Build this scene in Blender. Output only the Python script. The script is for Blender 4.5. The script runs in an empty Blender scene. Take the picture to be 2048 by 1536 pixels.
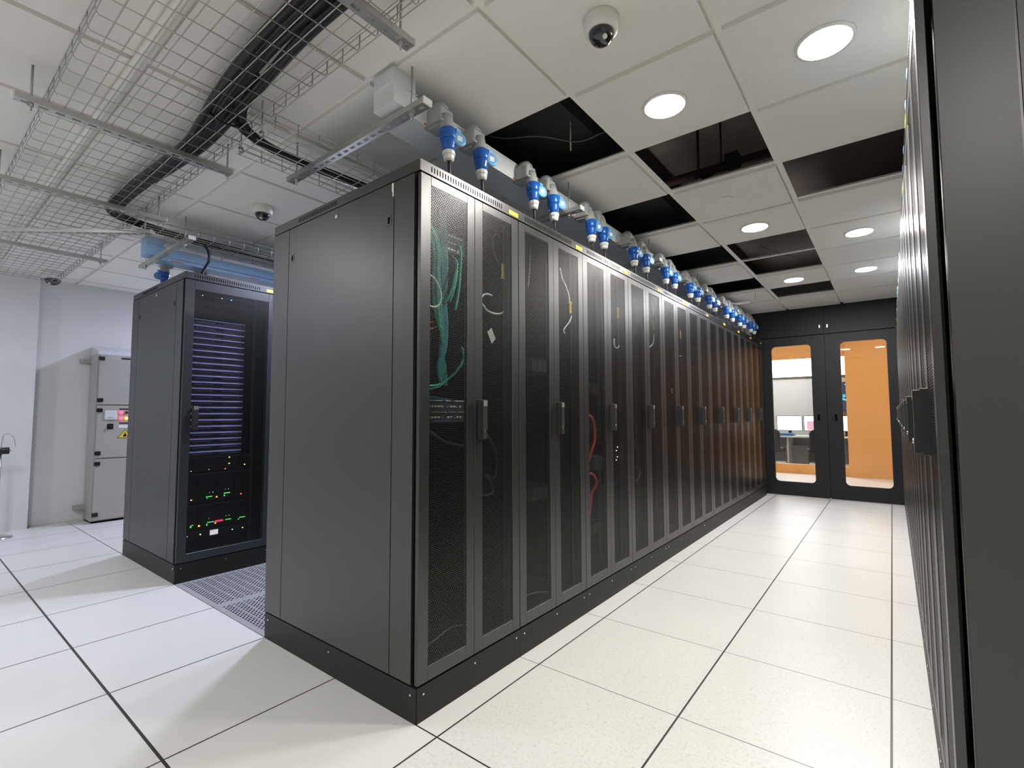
import bpy, math, random
from mathutils import Vector, Matrix
random.seed(7)
SC = bpy.context.scene
COL = SC.collection

# ------------------------------------------------------------------ camera
CAMP = Vector((1.3467, -1.1836, 1.0785))
YAW, PIT, ROL, FPX = .6612, .0608, -.0036, 975.1
fw = Vector((-math.sin(YAW)*math.cos(PIT), math.cos(YAW)*math.cos(PIT), math.sin(PIT)))
r0 = Vector((math.cos(YAW), math.sin(YAW), 0)); u0 = r0.cross(fw)
rt = r0*math.cos(ROL)+u0*math.sin(ROL); up = -r0*math.sin(ROL)+u0*math.cos(ROL)
cd = bpy.data.cameras.new('camera'); cam = bpy.data.objects.new('camera', cd); COL.objects.link(cam)
M = Matrix((rt, up, -fw)).transposed().to_4x4(); M.translation = CAMP; cam.matrix_world = M
cd.sensor_fit = 'HORIZONTAL'; cd.sensor_width = 36; cd.lens = FPX/2048*36; cd.clip_start = .02
SC.camera = cam

# ------------------------------------------------------------------ world, exposure
w = bpy.data.worlds.new('world'); SC.world = w; w.use_nodes = True
w.node_tree.nodes['Background'].inputs[0].default_value = (.55, .6, .7, 1)
w.node_tree.nodes['Background'].inputs[1].default_value = .02
SC.view_settings.view_transform = 'Standard'; SC.view_settings.look = 'None'
SC.view_settings.gamma = 1; SC.view_settings.use_curve_mapping = False
SC.view_settings.exposure = 0.0

ZC = 2.448          # grid plane of the suspended ceiling
YD = 6.13           # plane of the glazed doors
RX = 1.418          # front plane of the right row
RY = .13            # near end of the right row
PITCH = .6
WARM = (1, .965, .91); NEUT = (.96, .95, 1.0); COOL = (.70, .75, 1.0)
#            x      y     colour power  (centres of ceiling tiles)
LAMPS = [(.605, .88, WARM, 17), (1.205, .88, WARM, 17), (.605, 2.68, WARM, 16.5), (1.205, 3.28, WARM, 16.5),
         (.605, 4.48, NEUT, 19), (1.205, 4.48, NEUT, 19),
         (-1.795, .88, COOL, 36), (-1.795, 2.68, COOL, 28), (-1.795, 4.48, COOL, 24),
         (-4.195, 1.48, COOL, 36), (-4.195, 3.88, COOL, 24),
         (.005, -2.12, WARM, 24), (1.805, -1.52, WARM, 14), (-2.395, -1.52, NEUT, 20), (-4.195, -2.12, COOL, 18)]
LAMP_LABELS = ['round downlight in the tile just before the first ceiling gap, beside the power bar',
 'large round downlight nearest the camera, top right beside the right rack row',
 'round downlight in the inner column of tiles, halfway down the glazed aisle',
 'round downlight in the outer tile column, halfway down the glazed aisle by the right racks',
 'cool white downlight near the glass doors, between two open ceiling gaps',
 'cool white downlight near the glass doors, on the right rack side',
 'bluish downlight over the grated aisle, nearest the camera end', 'bluish downlight over the middle of the grated aisle',
 'bluish downlight over the far end of the grated aisle', 'bluish downlight over the wall switchboard aisle, nearer one',
 'bluish downlight over the wall switchboard aisle, farther one', 'downlight behind the camera, opposite the central rack row',
 'downlight behind the camera, opposite the right rack row', 'downlight behind the camera, opposite the left rack row',
 'downlight behind the camera, by the left wall']

# ------------------------------------------------------------------ materials
MATS = {}
def mat(name, col, rough=.5, metal=0, spec=.5, emit=None, es=0, coat=0, ior=1.5):
    m = bpy.data.materials.new(name); m.use_nodes = True
    b = m.node_tree.nodes['Principled BSDF']
    b.inputs['Base Color'].default_value = (*col, 1); b.inputs['Roughness'].default_value = rough
    b.inputs['Metallic'].default_value = metal; b.inputs['Specular IOR Level'].default_value = spec
    b.inputs['IOR'].default_value = ior
    if coat: b.inputs['Coat Weight'].default_value = coat
    if emit: b.inputs['Emission Color'].default_value = (*emit, 1); b.inputs['Emission Strength'].default_value = es
    MATS[name] = m; return m
def N(m, t, **kw):
    n = m.node_tree.nodes.new(t)
    for k, v in kw.items(): setattr(n, k, v)
    return n
def mottled(name, col, rough=.5, amt=.06, scale=30, **kw):
    """procedural material: base colour with a faint noise mottle, a trace of bump"""
    m = mat(name, col, rough, **kw); nt = m.node_tree; b = nt.nodes['Principled BSDF']
    tc = N(m, 'ShaderNodeTexCoord'); nz = N(m, 'ShaderNodeTexNoise'); nz.inputs['Scale'].default_value = scale
    nz.inputs['Detail'].default_value = 4
    mx = N(m, 'ShaderNodeMix', data_type='RGBA')
    nt.links.new(tc.outputs['Object'], nz.inputs['Vector']); nt.links.new(nz.outputs[0], mx.inputs[0])
    mx.inputs[6].default_value = (*[c*(1-amt) for c in col], 1); mx.inputs[7].default_value = (*[min(1, c*(1+amt)) for c in col], 1)
    nt.links.new(mx.outputs[2], b.inputs['Base Color'])
    return m
mottled('rack_paint', (.013, .0127, .0123), .37, .10, 260, ior=1.85)
mottled('rack_paint_side', (.040, .039, .035), .42, .08, 260, ior=1.7)
mottled('rack_paint_left', (.022, .026, .030), .42, .08, 260, ior=1.65)
mottled('plinth_paint', (.016, .015, .013), .5, .10, 200, ior=1.4)
mat('rack_inside', (.004, .004, .0045), .7, spec=.2)
mat('slot_dark', (.003, .003, .003), .9, spec=.1)
mat('black_plastic', (.012, .012, .013), .38)
mat('black_rubber', (.010, .010, .011), .5)
mat('cable_black', (.006, .0058, .0056), .45)
mat('chrome', (.75, .75, .75), .15, 1)
mat('steel_dull', (.50, .50, .48), .42, .9)
mat('zinc', (.58, .58, .55), .38, .85)
mat('zinc_wire', (.47, .465, .43), .35, .8)
mat('handle_dark', (.045, .045, .044), .36, .2)
mat('yellow_sticker', (.85, .66, .03), .5)
mat('white_label', (.85, .85, .83), .6)
mat('paper_tag', (.55, .55, .53), .7)
mat('white_plastic', (.82, .81, .77), .4)
mat('white_cable', (.85, .85, .82), .45)
mat('green_cable', (.04, .58, .40), .45); mat('teal_strap', (.03, .33, .34), .6)
mat('blue_cable', (.03, .12, .30), .4); mat('red_cable', (.42, .05, .05), .45); mat('orange_cable', (.7, .18, .05), .5)
mat('grey_cable', (.11, .11, .11), .5)
mat('plug_blue', (.008, .115, .50), .28, coat=.3)
mat('lid_blue', (.16, .43, .74), .35)
mottled('outlet_grey', (.42, .43, .42), .4, .04, 80)
mottled('duct_grey', (.78, .83, .84), .4, .03, 40)
mottled('duct_blue', (.34, .54, .78), .45, .03, 40)
mat('red_stripe', (.70, .04, .03), .5)
mottled('ceiling_tile', (.86, .84, .78), .85, .02, 60)
mat('ceiling_grid', (.88, .87, .81), .6)
mottled('wall_white', (.74, .74, .73), .55, .02, 6)
mottled('soffit_dark', (.38, .32, .29), .9, .15, 8)
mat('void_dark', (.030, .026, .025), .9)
mat('pipe_red', (.05, .018, .015), .6)
mottled('frame_black', (.0115, .0115, .0125), .45, .06, 120, spec=.35)
mottled('orange_wall', (.80, .37, .10), .55, .02, 5)
mottled('grey_wall', (.50, .50, .50), .7, .03, 5)
mottled('room_floor', (.80, .80, .80), .3, .03, 9)
mat('desk_white', (.62, .62, .62), .4); mat('desk_grey', (.22, .23, .24), .6)
mat('chair_black', (.014, .014, .016), .7)
mat('screen_white', (.9, .9, .9), .3, emit=(.93, .95, 1), es=3.2)
mat('screen_line', (.3, .3, .45), .3, emit=(.45, .5, .8), es=.7)
mat('screen_dark', (.02, .03, .05), .3, emit=(.02, .06, .12), es=.6)
mat('screen_cyan', (.02, .3, .4), .3, emit=(.05, .7, .9), es=1.5)
mat('screen_pink', (.5, .3, .35), .3, emit=(.6, .33, .42), es=.9)
mottled('panel_beige', (.42, .41, .38), .45, .03, 100)
mat('panel_top', (.62, .64, .68), .14)
mat('meter_face', (.72, .76, .78), .2)
mat('led_red', (.6, 0, .05), .3, emit=(1, .03, .08), es=7); mat('led_amber', (.7, .3, 0), .3, emit=(1, .35, .03), es=6)
mat('led_green', (0, .5, .05), .3, emit=(.08, 1, .12), es=2.2); mat('led_blue', (0, .1, .8), .3, emit=(.02, .15, 1), es=9)
mat('led_white', (.8, .9, .9), .3, emit=(.9, .95, 1), es=3); mat('led_lime', (.5, .7, .1), .3, emit=(.65, 1, .3), es=3.5)
mat('lit_display', (.8, .8, .8), .3, emit=(.9, .85, .88), es=1.1); mat('led_orange', (.6, .1, 0), .3, emit=(1, .13, .02), es=5)
mat('led_magenta', (.6, 0, .1), .3, emit=(1, .02, .12), es=2.5)
mat('dim_glass', (.03, .03, .035), .05, spec=.8)
mottled('blank_silver', (.55, .55, 1.0), .4, .05, 90, metal=.2)
mat('blank_dark', (.03, .03, .055), .4)
mat('server_black', (.009, .009, .010), .45, spec=.3)
mat('warning_yellow', (.85, .65, .02), .5)
mat('port_silver', (.85, .85, .82), .35, .3)
mottled('device_grey', (.045, .047, .05), .45, .05, 60)
mat('smoke_dome', (.015, .014, .016), .06, spec=.8)
mat('cam_white', (.78, .77, .72), .4)

def glass_mat():
    m = mat('door_glass', (1, 1, 1), .0); nt = m.node_tree; b = nt.nodes['Principled BSDF']
    nt.nodes.remove(b); out = nt.nodes['Material Output']
    tr = N(m, 'ShaderNodeBsdfTransparent'); tr.inputs[0].default_value = (.93, .95, .94, 1)
    gl = N(m, 'ShaderNodeBsdfGlossy'); gl.inputs['Roughness'].default_value = .01
    fr = N(m, 'ShaderNodeFresnel'); fr.inputs[0].default_value = 1.5
    mx = N(m, 'ShaderNodeMixShader'); nt.links.new(fr.outputs[0], mx.inputs[0])
    nt.links.new(tr.outputs[0], mx.inputs[1]); nt.links.new(gl.outputs[0], mx.inputs[2])
    nt.links.new(mx.outputs[0], out.inputs[0])
glass_mat()

def perforated(name, col, pitch, rad, ax, rough=.4, ior=1.5):
    """sheet metal with a hexagonal pattern of round holes; ax = scale vector (x drops out as 0)"""
    m = mat(name, col, rough, ior=ior); nt = m.node_tree; b = nt.nodes['Principled BSDF']; out = nt.nodes['Material Output']
    tc = N(m, 'ShaderNodeTexCoord'); L = nt.links.new; s3 = math.sqrt(3)
    def vm(op, *a):
        n = N(m, 'ShaderNodeVectorMath', operation=op)
        for i, v in enumerate(a):
            if isinstance(v, tuple): n.inputs[i].default_value = v
            else: L(v, n.inputs[i])
        return n
    base = vm('MULTIPLY', tc.outputs['Object'], ax)
    ds = []
    for off in (0, .5):
        a = vm('ADD', base.outputs[0], (0, off, off)); f = vm('FRACTION', a.outputs[0])
        s = vm('SUBTRACT', f.outputs[0], (0, .5, .5)); q = vm('MULTIPLY', s.outputs[0], (0, 1, s3))
        ds.append(vm('LENGTH', q.outputs[0]).outputs['Value'])
    mn = N(m, 'ShaderNodeMath', operation='MINIMUM'); L(ds[0], mn.inputs[0]); L(ds[1], mn.inputs[1])
    lt = N(m, 'ShaderNodeMath', operation='LESS_THAN'); L(mn.outputs[0], lt.inputs[0]); lt.inputs[1].default_value = rad/pitch
    tr = N(m, 'ShaderNodeBsdfTransparent'); mx = N(m, 'ShaderNodeMixShader')
    L(lt.outputs[0], mx.inputs[0]); L(b.outputs[0], mx.inputs[1]); L(tr.outputs[0], mx.inputs[2]); L(mx.outputs[0], out.inputs[0])
    return m
P = .0080
perforated('rack_mesh', (.010, .0098, .0095), P, .0032, (0, 1/P, 1/(P*math.sqrt(3))), .37, 1.75)

def grate_mat():
    """floor grating: rows of staggered short slots between solid ridges that run along x"""
    m = mat('grate', (.42, .43, .46), .45, .2); nt = m.node_tree; b = nt.nodes['Principled BSDF']; out = nt.nodes['Material Output']; L = nt.links.new
    tc = N(m, 'ShaderNodeTexCoord'); sp = N(m, 'ShaderNodeSeparateXYZ'); L(tc.outputs['Object'], sp.inputs[0])
    def ma(op, a, bb=None, c=None):
        n = N(m, 'ShaderNodeMath', operation=op)
        for i, v in enumerate((a, bb, c)):
            if v is None: continue
            if isinstance(v, (int, float)): n.inputs[i].default_value = v
            else: L(v, n.inputs[i])
        return n.outputs[0]
    x, y = sp.outputs['X'], sp.outputs['Y']
    def slots(offx, offy):
        fx = ma('FRACT', ma('ADD', ma('DIVIDE', x, .030), offx)); fy = ma('FRACT', ma('ADD', ma('DIVIDE', y, .0275), offy))
        return ma('MULTIPLY', ma('LESS_THAN', fx, .52), ma('LESS_THAN', ma('ABSOLUTE', ma('SUBTRACT', fy, .5)), .17))
    hole = ma('MAXIMUM', slots(0, 0), ma('MULTIPLY', slots(.5, .5), 1))
    ridge = ma('LESS_THAN', ma('FRACT', ma('DIVIDE', y, .055)), .13)
    inx = ma('LESS_THAN', ma('ABSOLUTE', x), .268); iny = ma('LESS_THAN', ma('ABSOLUTE', y), .268)
    h = ma('MULTIPLY', ma('MULTIPLY', hole, ma('SUBTRACT', 1, ridge)), ma('MULTIPLY', inx, iny))
    tr = N(m, 'ShaderNodeBsdfTransparent'); mx = N(m, 'ShaderNodeMixShader')
    L(h, mx.inputs[0]); L(b.outputs[0], mx.inputs[1]); L(tr.outputs[0], mx.inputs[2]); L(mx.outputs[0], out.inputs[0])
    bp = N(m, 'ShaderNodeBump'); bp.inputs['Strength'].default_value = .5; bp.inputs['Distance'].default_value = .004
    L(ridge, bp.inputs['Height']); L(bp.outputs[0], b.inputs['Normal'])
grate_mat()

def floor_mat():
    """600 mm raised-floor tiles with dark joints, faint speckle and rare scuffs"""
    m = mat('floor_tile', (.8, .78, .7), .34); nt = m.node_tree; b = nt.nodes['Principled BSDF']; L = nt.links.new
    tc = N(m, 'ShaderNodeTexCoord'); sp = N(m, 'ShaderNodeSeparateXYZ'); L(tc.outputs['Object'], sp.inputs[0])
    def ma(op, a, bb=None):
        n = N(m, 'ShaderNodeMath', operation=op)
        for i, v in enumerate((a, bb)):
            if v is None: continue
            if isinstance(v, (int, float)): n.inputs[i].default_value = v
            else: L(v, n.inputs[i])
        return n.outputs[0]
    def joint(c, off, half):
        f = ma('FRACT', ma('ADD', ma('DIVIDE', ma('SUBTRACT', c, off), .6), .5)); return ma('LESS_THAN', ma('MULTIPLY', ma('ABSOLUTE', ma('SUBTRACT', f, .5)), .6), half)
    jx = joint(sp.outputs['X'], .102, .0034); jy = ma('MAXIMUM', ma('MAXIMUM', joint(sp.outputs['Y'], 0, .0016), ma('LESS_THAN', ma('ABSOLUTE', sp.outputs['Y']), .0030)), ma('LESS_THAN', ma('ABSOLUTE', ma('ADD', sp.outputs['Y'], .6)), .0048))
    j = ma('MAXIMUM', jx, jy)
    n1 = N(m, 'ShaderNodeTexNoise'); n1.inputs['Scale'].default_value = 95; n1.inputs['Detail'].default_value = 3
    L(tc.outputs['Object'], n1.inputs['Vector'])
    cr = N(m, 'ShaderNodeValToRGB'); cr.color_ramp.elements[0].position = .30; cr.color_ramp.elements[0].color = (.66, .655, .60, 1)
    cr.color_ramp.elements[1].position = .46; cr.color_ramp.elements[1].color = (.78, .777, .75, 1)
    sm = ma('MULTIPLY', ma('LESS_THAN', sp.outputs['X'], .102), .4); L(ma('ADD', n1.outputs[0], sm), cr.inputs[0])
    n2 = N(m, 'ShaderNodeTexNoise'); n2.inputs['Scale'].default_value = 2.2; L(tc.outputs['Object'], n2.inputs['Vector'])
    mm = N(m, 'ShaderNodeMix', data_type='RGBA', blend_type='MULTIPLY'); mm.inputs[0].default_value = .10
    L(cr.outputs[0], mm.inputs[6]); L(n2.outputs[0], mm.inputs[7])
    mx = N(m, 'ShaderNodeMix', data_type='RGBA'); L(j, mx.inputs[0]); L(mm.outputs[2], mx.inputs[6]); mx.inputs[7].default_value = (.045, .043, .038, 1)
    L(mx.outputs[2], b.inputs['Base Color'])
    bp = N(m, 'ShaderNodeBump'); bp.inputs['Strength'].default_value = .4; bp.inputs['Distance'].default_value = .002; bp.invert = True
    L(j, bp.inputs['Height']); L(bp.outputs[0], b.inputs['Normal'])
floor_mat()

# ------------------------------------------------------------------ mesh helpers
class MB:
    def __init__(s, *mats): s.v = []; s.f = []; s.mi = []; s.mats = list(mats); s.sm = []
    def idx(s, m):
        if m is None: return 0
        if m not in s.mats: s.mats.append(m)
        return s.mats.index(m)
    def add(s, vs, fs, m=None, smooth=False):
        o = len(s.v); s.v += [tuple(v) for v in vs]; k = s.idx(m)
        for f in fs: s.f.append([i+o for i in f]); s.mi.append(k); s.sm.append(smooth)
        return s
    def box(s, x0, x1, y0, y1, z0, z1, m=None):
        if x0 > x1: x0, x1 = x1, x0
        if y0 > y1: y0, y1 = y1, y0
        if z0 > z1: z0, z1 = z1, z0
        v = [(x, y, z) for x in (x0, x1) for y in (y0, y1) for z in (z0, z1)]
        return s.add(v, [(0, 1, 3, 2), (4, 6, 7, 5), (0, 4, 5, 1), (2, 3, 7, 6), (0, 2, 6, 4), (1, 5, 7, 3)], m)
    def rbox(s, x0, x1, y0, y1, z0, z1, r, axis='z', m=None, n=4):
        """box with the four edges parallel to axis rounded"""
        ax = 'xyz'.index(axis); lo = [x0, y0, z0]; hi = [x1, y1, z1]; o = [i for i in range(3) if i != ax]
        a0, a1, b0, b1 = lo[o[0]], hi[o[0]], lo[o[1]], hi[o[1]]; ring = []
        for cx, cy, t0 in ((a1-r, b1-r, 0), (a0+r, b1-r, 90), (a0+r, b0+r, 180), (a1-r, b0+r, 270)):
            for k in range(n+1):
                t = math.radians(t0+90*k/n); ring.append((cx+r*math.cos(t), cy+r*math.sin(t)))
        vs = []
        for e in (lo[ax], hi[ax]):
            for a, b in ring:
                p = [0, 0, 0]; p[o[0]] = a; p[o[1]] = b; p[ax] = e; vs.append(p)
        q = len(ring); fs = [tuple(range(q))[::-1], tuple(range(q, 2*q))]+[(i, (i+1) % q, (i+1) % q+q, i+q) for i in range(q)]
        return s.add(vs, fs, m)
    def tube(s, pts, r, m=None, n=8, smooth=True, sub=0, rs=None):
        P_ = [Vector(p) for p in pts]
        if sub and len(P_) > 2:
            Q = []
            E_ = [P_[0]*2-P_[1]]+P_+[P_[-1]*2-P_[-2]]
            for i in range(1, len(E_)-2):
                a, b, c, d = E_[i-1:i+3]
                for k in range(sub):
                    t = k/sub; Q.append(.5*((2*b)+(c-a)*t+(2*a-5*b+4*c-d)*t*t+(3*b-a-3*c+d)*t**3))
            Q.append(P_[-1]); P_ = Q
        vs = []; T = None; nrm = None
        for i, p in enumerate(P_):
            d = (P_[min(i+1, len(P_)-1)]-P_[max(i-1, 0)]).normalized()
            if nrm is None:
                nrm = d.cross(Vector((0, 0, 1)));
                if nrm.length < .05: nrm = d.cross(Vector((0, 1, 0)))
            nrm = (nrm-d*nrm.dot(d)).normalized(); bn = d.cross(nrm)
            rr = rs[i] if rs else r
            for k in range(n):
                t = 2*math.pi*k/n+math.pi/n; vs.append(p+(nrm*math.cos(t)+bn*math.sin(t))*rr)
        fs = [(i*n+k, i*n+(k+1) % n, (i+1)*n+(k+1) % n, (i+1)*n+k) for i in range(len(P_)-1) for k in range(n)]
        fs += [tuple(range(n))[::-1], tuple((len(P_)-1)*n+k for k in range(n))]
        return s.add(vs, fs, m, smooth)
    def lathe(s, o, ax, prof, m=None, n=16, smooth=True):
        """prof = [(distance along axis, radius)]"""
        o = Vector(o); d = Vector(ax).normalized(); a = d.cross(Vector((0, 0, 1)))
        if a.length < .05: a = Vector((1, 0, 0))
        a.normalize(); b = d.cross(a); vs = []
        for h, r in prof:
            for k in range(n):
                t = 2*math.pi*k/n; vs.append(o+d*h+(a*math.cos(t)+b*math.sin(t))*r)
        fs = [(i*n+k, i*n+(k+1) % n, (i+1)*n+(k+1) % n, (i+1)*n+k) for i in range(len(prof)-1) for k in range(n)]
        s.add(vs, fs, m, smooth); q = len(s.v)-len(vs)
        s.f += [[q+k for k in range(n)][::-1], [q+(len(prof)-1)*n+k for k in range(n)]]; s.mi += [s.idx(m)]*2; s.sm += [False]*2
        return s
    def obj(s, name, parent=None, mt=None):
        me = bpy.data.meshes.new(name); me.from_pydata(s.v, [], s.f)
        for mn in (s.mats or [mt]): me.materials.append(MATS[mn])
        me.polygons.foreach_set('material_index', s.mi); me.polygons.foreach_set('use_smooth', s.sm); me.update()
        o = bpy.data.objects.new(name, me); COL.objects.link(o)
        if parent: o.parent = parent
        return o
def tag(o, label, cat, group=None, kind=None):
    o['label'] = label; o['category'] = cat
    if group: o['group'] = group
    if kind: o['kind'] = kind
    return o
def thing(name, label, cat, loc=(0, 0, 0), rz=0, group=None):
    o = bpy.data.objects.new(name, None); COL.objects.link(o); o.empty_display_size = .1
    o.location = loc; o.rotation_euler = (0, 0, rz); return tag(o, label, cat, group)
def struct(name, mb): o = mb.obj(name); o['kind'] = 'structure'; return o
def copy_tree(o, parent=None):
    c = o.copy(); COL.objects.link(c)
    if parent: c.parent = parent
    for ch in list(KIDS.get(o.name, [])): copy_tree(ch, c)
    return c
KIDS = {}
def regkids():
    KIDS.clear()
    for o in COL.objects:
        if o.parent: KIDS.setdefault(o.parent.name, []).append(o)
ORD2 = 'first second third fourth fifth sixth seventh eighth ninth tenth eleventh twelfth thirteenth fourteenth fifteenth sixteenth seventeenth eighteenth nineteenth twentieth twenty-first twenty-second'.split()
ORD = ['first', 'second', 'third', 'fourth', 'fifth', 'sixth', 'seventh', 'eighth', 'ninth', 'tenth']

# ------------------------------------------------------------------ room shell
X0, X1, Y0, ZV = -5.3, 2.75, -4.6, 2.92
fl = MB('floor_tile')
# floor leaves an opening for the grated cold aisle (x -2.3..-1.1, y 0..6)
for a, b, c, d in ((X0, X1, Y0, 0), (X0, -2.3, 0, 6), (-1.1, X1, 0, 6), (X0, X1, 6, YD)):
    fl.box(a, b, c, d, -.03, 0)
fl.box(-2.3, -1.1, 0, 6, -.45, -.42, 'void_dark')
for a, b, c, d in ((-2.33, -2.3, 0, 6), (-1.1, -1.07, 0, 6), (-2.3, -1.1, -.03, 0), (-2.3, -1.1, 6, 6.03)): fl.box(a, b, c, d, -.45, -.03, 'void_dark')
struct('floor', fl)

wl = MB('wall_white'); wl.box(X0-.1, X0, Y0, YD, -.03, ZV)
wl.box(X0, X0+.10, -.62, -.30, 0, ZC); wl.box(X0, X0+.04, -1.9, -.62, 0, ZC); wl.box(X0, X0+.10, -2.2, -1.9, 0, ZC)
struct('wall_left', wl)
struct('wall_right', MB('wall_white').box(X1, X1+.1, Y0, YD, -.03, ZV))
struct('wall_front', MB('grey_wall').box(X0-.1, X1+.1, Y0-.1, Y0, -.03, ZV))
wb = MB('wall_white'); wb.box(X0-.1, -.14, YD, YD+.1, -.03, ZV); wb.box(1.47, X1+.1, YD, YD+.1, -.03, ZV); wb.box(-.14, 1.47, YD, YD+.1, ZC+.02, ZV)
struct('wall_back', wb)

OX, OY = .305, -.022
OPEN = {(-1, 1), (-1, 3), (-1, 5), (-1, 7), (0, 2), (0, 5), (0, 6), (0, 8), (1, 3)}
ce = MB('ceiling_tile')
i0 = math.floor((X0-OX)/.6); i1 = math.ceil((X1-OX)/.6); j0 = math.floor((Y0-OY)/.6); j1 = math.ceil((YD-OY)/.6)
LT = {(round((x-OX)/.6-.5), round((y-OY)/.6-.5)) for x, y, c, p in LAMPS}
for i in range(i0, i1):
    for j in range(j0, j1):
        if (i, j) in OPEN: continue
        x, y = OX+.6*i, OY+.6*j
        a, b, c, d = max(x+.0145, X0), min(x+.5855, X1), max(y+.0145, Y0), min(y+.5855, YD)
        if b-a < .01 or d-c < .01: continue
        ce.box(a, b, c, d, ZC-.006, ZC+.016)
for i in range(i0, i1+1):
    x = OX+.6*i
    if X0 < x < X1: ce.box(x-.016, x+.016, Y0, YD, ZC+.013, ZC+.016, 'ceiling_grid'); ce.box(x-.002, x+.002, Y0, YD, ZC+.016, ZC+.03, 'ceiling_grid')
for j in range(j0, j1+1):
    y = OY+.6*j
    if Y0 < y < YD: ce.box(X0, X1, y-.016, y+.016, ZC+.0135, ZC+.0155, 'ceiling_grid'); ce.box(X0, X1, y-.002, y+.002, ZC+.0155, ZC+.03, 'ceiling_grid')
ce.box(X0-.1, X1+.1, Y0-.1, YD+.1, ZV, ZV+.1, 'soffit_dark')
struct('ceiling', ce)

tag(MB('void_dark').box(-1.1, .09, .3, 5.6, 2.64, 2.88).obj('gap_dark_box'), 'dark box added above the ceiling gaps beside the power bar to keep them black', 'dark box')  # dark box added to hide the soffit so these gaps stay black
# plenum pipework seen through the missing tiles
pp = MB('pipe_red'); pp.tube([(-3, 2.22, 2.74), (2.6, 2.22, 2.74)], .030, n=12); tag(pp.obj('sprinkler_pipe'), 'dark red sprinkler pipe crossing above the missing ceiling tiles', 'pipe')
pp = MB('void_dark'); pp.tube([(.56, 1.985, ZV), (.56, 1.985, 2.62)], .006, n=6); pp.tube([(.42, 1.98, ZV), (.42, 1.98, 2.60)], .009, n=6); pp.box(.40, .59, 1.97, 2.0, 2.60, 2.625); pp.tube([(.40, 2.12, 2.66), (.60, 2.10, 2.70)], .022, n=8); pp.box(.56, .64, 2.06, 2.14, 2.66, 2.74)
tag(pp.obj('cable_ladder'), 'dark hanging steel support above the ceiling gap beside the round downlight', 'bracket')
pp = MB('grey_cable'); pp.tube([(-.28, .62, 2.52), (-.18, .72, 2.5), (-.02, .80, 2.49), (.1, .98, 2.5), (.22, 1.02, 2.52), (.29, 1.15, 2.6)], .0035, n=6, sub=6)
tag(pp.obj('loose_cable'), 'thin grey wire sagging in the large black ceiling gap nearest the camera', 'cable')
pp = MB('grey_cable'); pp.tube([(.45, 3.7, 2.6), (.6, 3.9, 2.56), (.75, 4.15, 2.53)], .004, n=6, sub=4)
tag(pp.obj('loose_cable'), 'thin grey wire crossing the ceiling gap farther down the aisle', 'cable')
pp = MB('zinc'); 
pp.tube([(.05, 1.0, ZC+.03), (.05, 1.0, ZV)], .004, n=6); tag(pp.obj('hanger_rod'), 'thin hanger rod inside the large black ceiling gap nearest the camera', 'rod')

# ------------------------------------------------------------------ ceiling fittings
def area(name, loc, col, power, size, parent=None):
    ld = bpy.data.lights.new(name, 'AREA'); ld.shape = 'DISK'; ld.size = size; ld.color = col; ld.energy = power
    lo = bpy.data.objects.new(name, ld); COL.objects.link(lo); lo.location = loc
    if parent: lo.parent = parent
    return lo
mat('lamp_warm', (1, 1, 1), .5, emit=(1, .95, .84), es=36); mat('lamp_neutral', (1, 1, 1), .5, emit=(.98, .98, 1), es=36); mat('lamp_cool', (1, 1, 1), .5, emit=(.82, .88, 1), es=36)
for (x, y, c, p), lab in zip(LAMPS, LAMP_LABELS):
    t = thing('ceiling_downlight', lab, 'ceiling light', (x, y, ZC-.006), group='round downlights in the ceiling tiles')
    MB('white_plastic').lathe((0, 0, 0), (0, 0, -1), [(0, .098), (.006, .096), (.008, .086)], n=32).obj('trim_ring', t)
    mn = {WARM: 'lamp_warm', NEUT: 'lamp_neutral', COOL: 'lamp_cool'}[c]
    MB(mn).lathe((0, 0, -.008), (0, 0, -1), [(0, .085), (.001, .084)], n=32).obj('diffuser', t)
    area('downlight_lamp', (0, 0, -.013), c, p, .16, t)

def dome(x, y, tilt, label, sc=1):
    t = thing('dome_camera', label, 'security camera', (x, y, ZC-.006))
    MB('cam_white').lathe((0, 0, 0), (0, 0, -1), [(0, .058), (.004, .060), (.035, .060), (.046, .057), (.052, .048)], n=28).obj('housing', t)
    prof = [(0, .044)]+[(.044*math.sin(math.radians(a))*.95, .044*math.cos(math.radians(a))) for a in range(10, 90, 10)]
    MB('smoke_dome').lathe((0, 0, -.052), (0, 0, -1), prof, n=24).obj('dome_cover', t)
    MB('cam_white').lathe((0, 0, -.05), tilt, [(.044, .009), (.0475, .006)], n=12).obj('lens', t)
    t.scale = (sc, sc, sc)
dome(.605, .28, (.5, -.4, -.75), 'white dome security camera nearest the round downlights, smoked cover, top centre of the ceiling')
dome(-1.86, .28, (.4, -.4, -.8), 'white dome security camera on the ceiling above the grated aisle entrance')
dome(-4.90, -.26, (.4, -.4, -.8), 'white dome security camera close to the left wall, over the switchboard', 1.4)
tag(MB('ceiling_grid').lathe((.56, 2.05, ZC-.006), (0, 0, -1), [(0, .045), (.006, .043)], n=24).obj('ceiling_disc'), 'small flat white disc on the ceiling tile before a round downlight', 'disc')
pp = MB('white_plastic'); pp.tube([(-.16, 4.80, 2.36), (-.13, 4.88, 2.385), (-.088, 5.06, 2.39), (.054, 5.135, 2.405)], .012, sub=5)
tag(pp.obj('flexible_hose'), 'short white hose sticking out over the far blue sockets', 'hose')
pp = MB('grey_cable'); pp.tube([(.17, 4.86, ZC-.006), (.15, 4.95, 2.42), (.12, 5.05, 2.40)], .002, n=5); pp.lathe((.12, 5.05, 2.40), (0, 0, -1), [(0, .008), (.02, .008)], 'white_plastic', n=8)
tag(pp.obj('pull_cord'), 'thin cord with a small white end hanging from the ceiling near the doors', 'cord')

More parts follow.
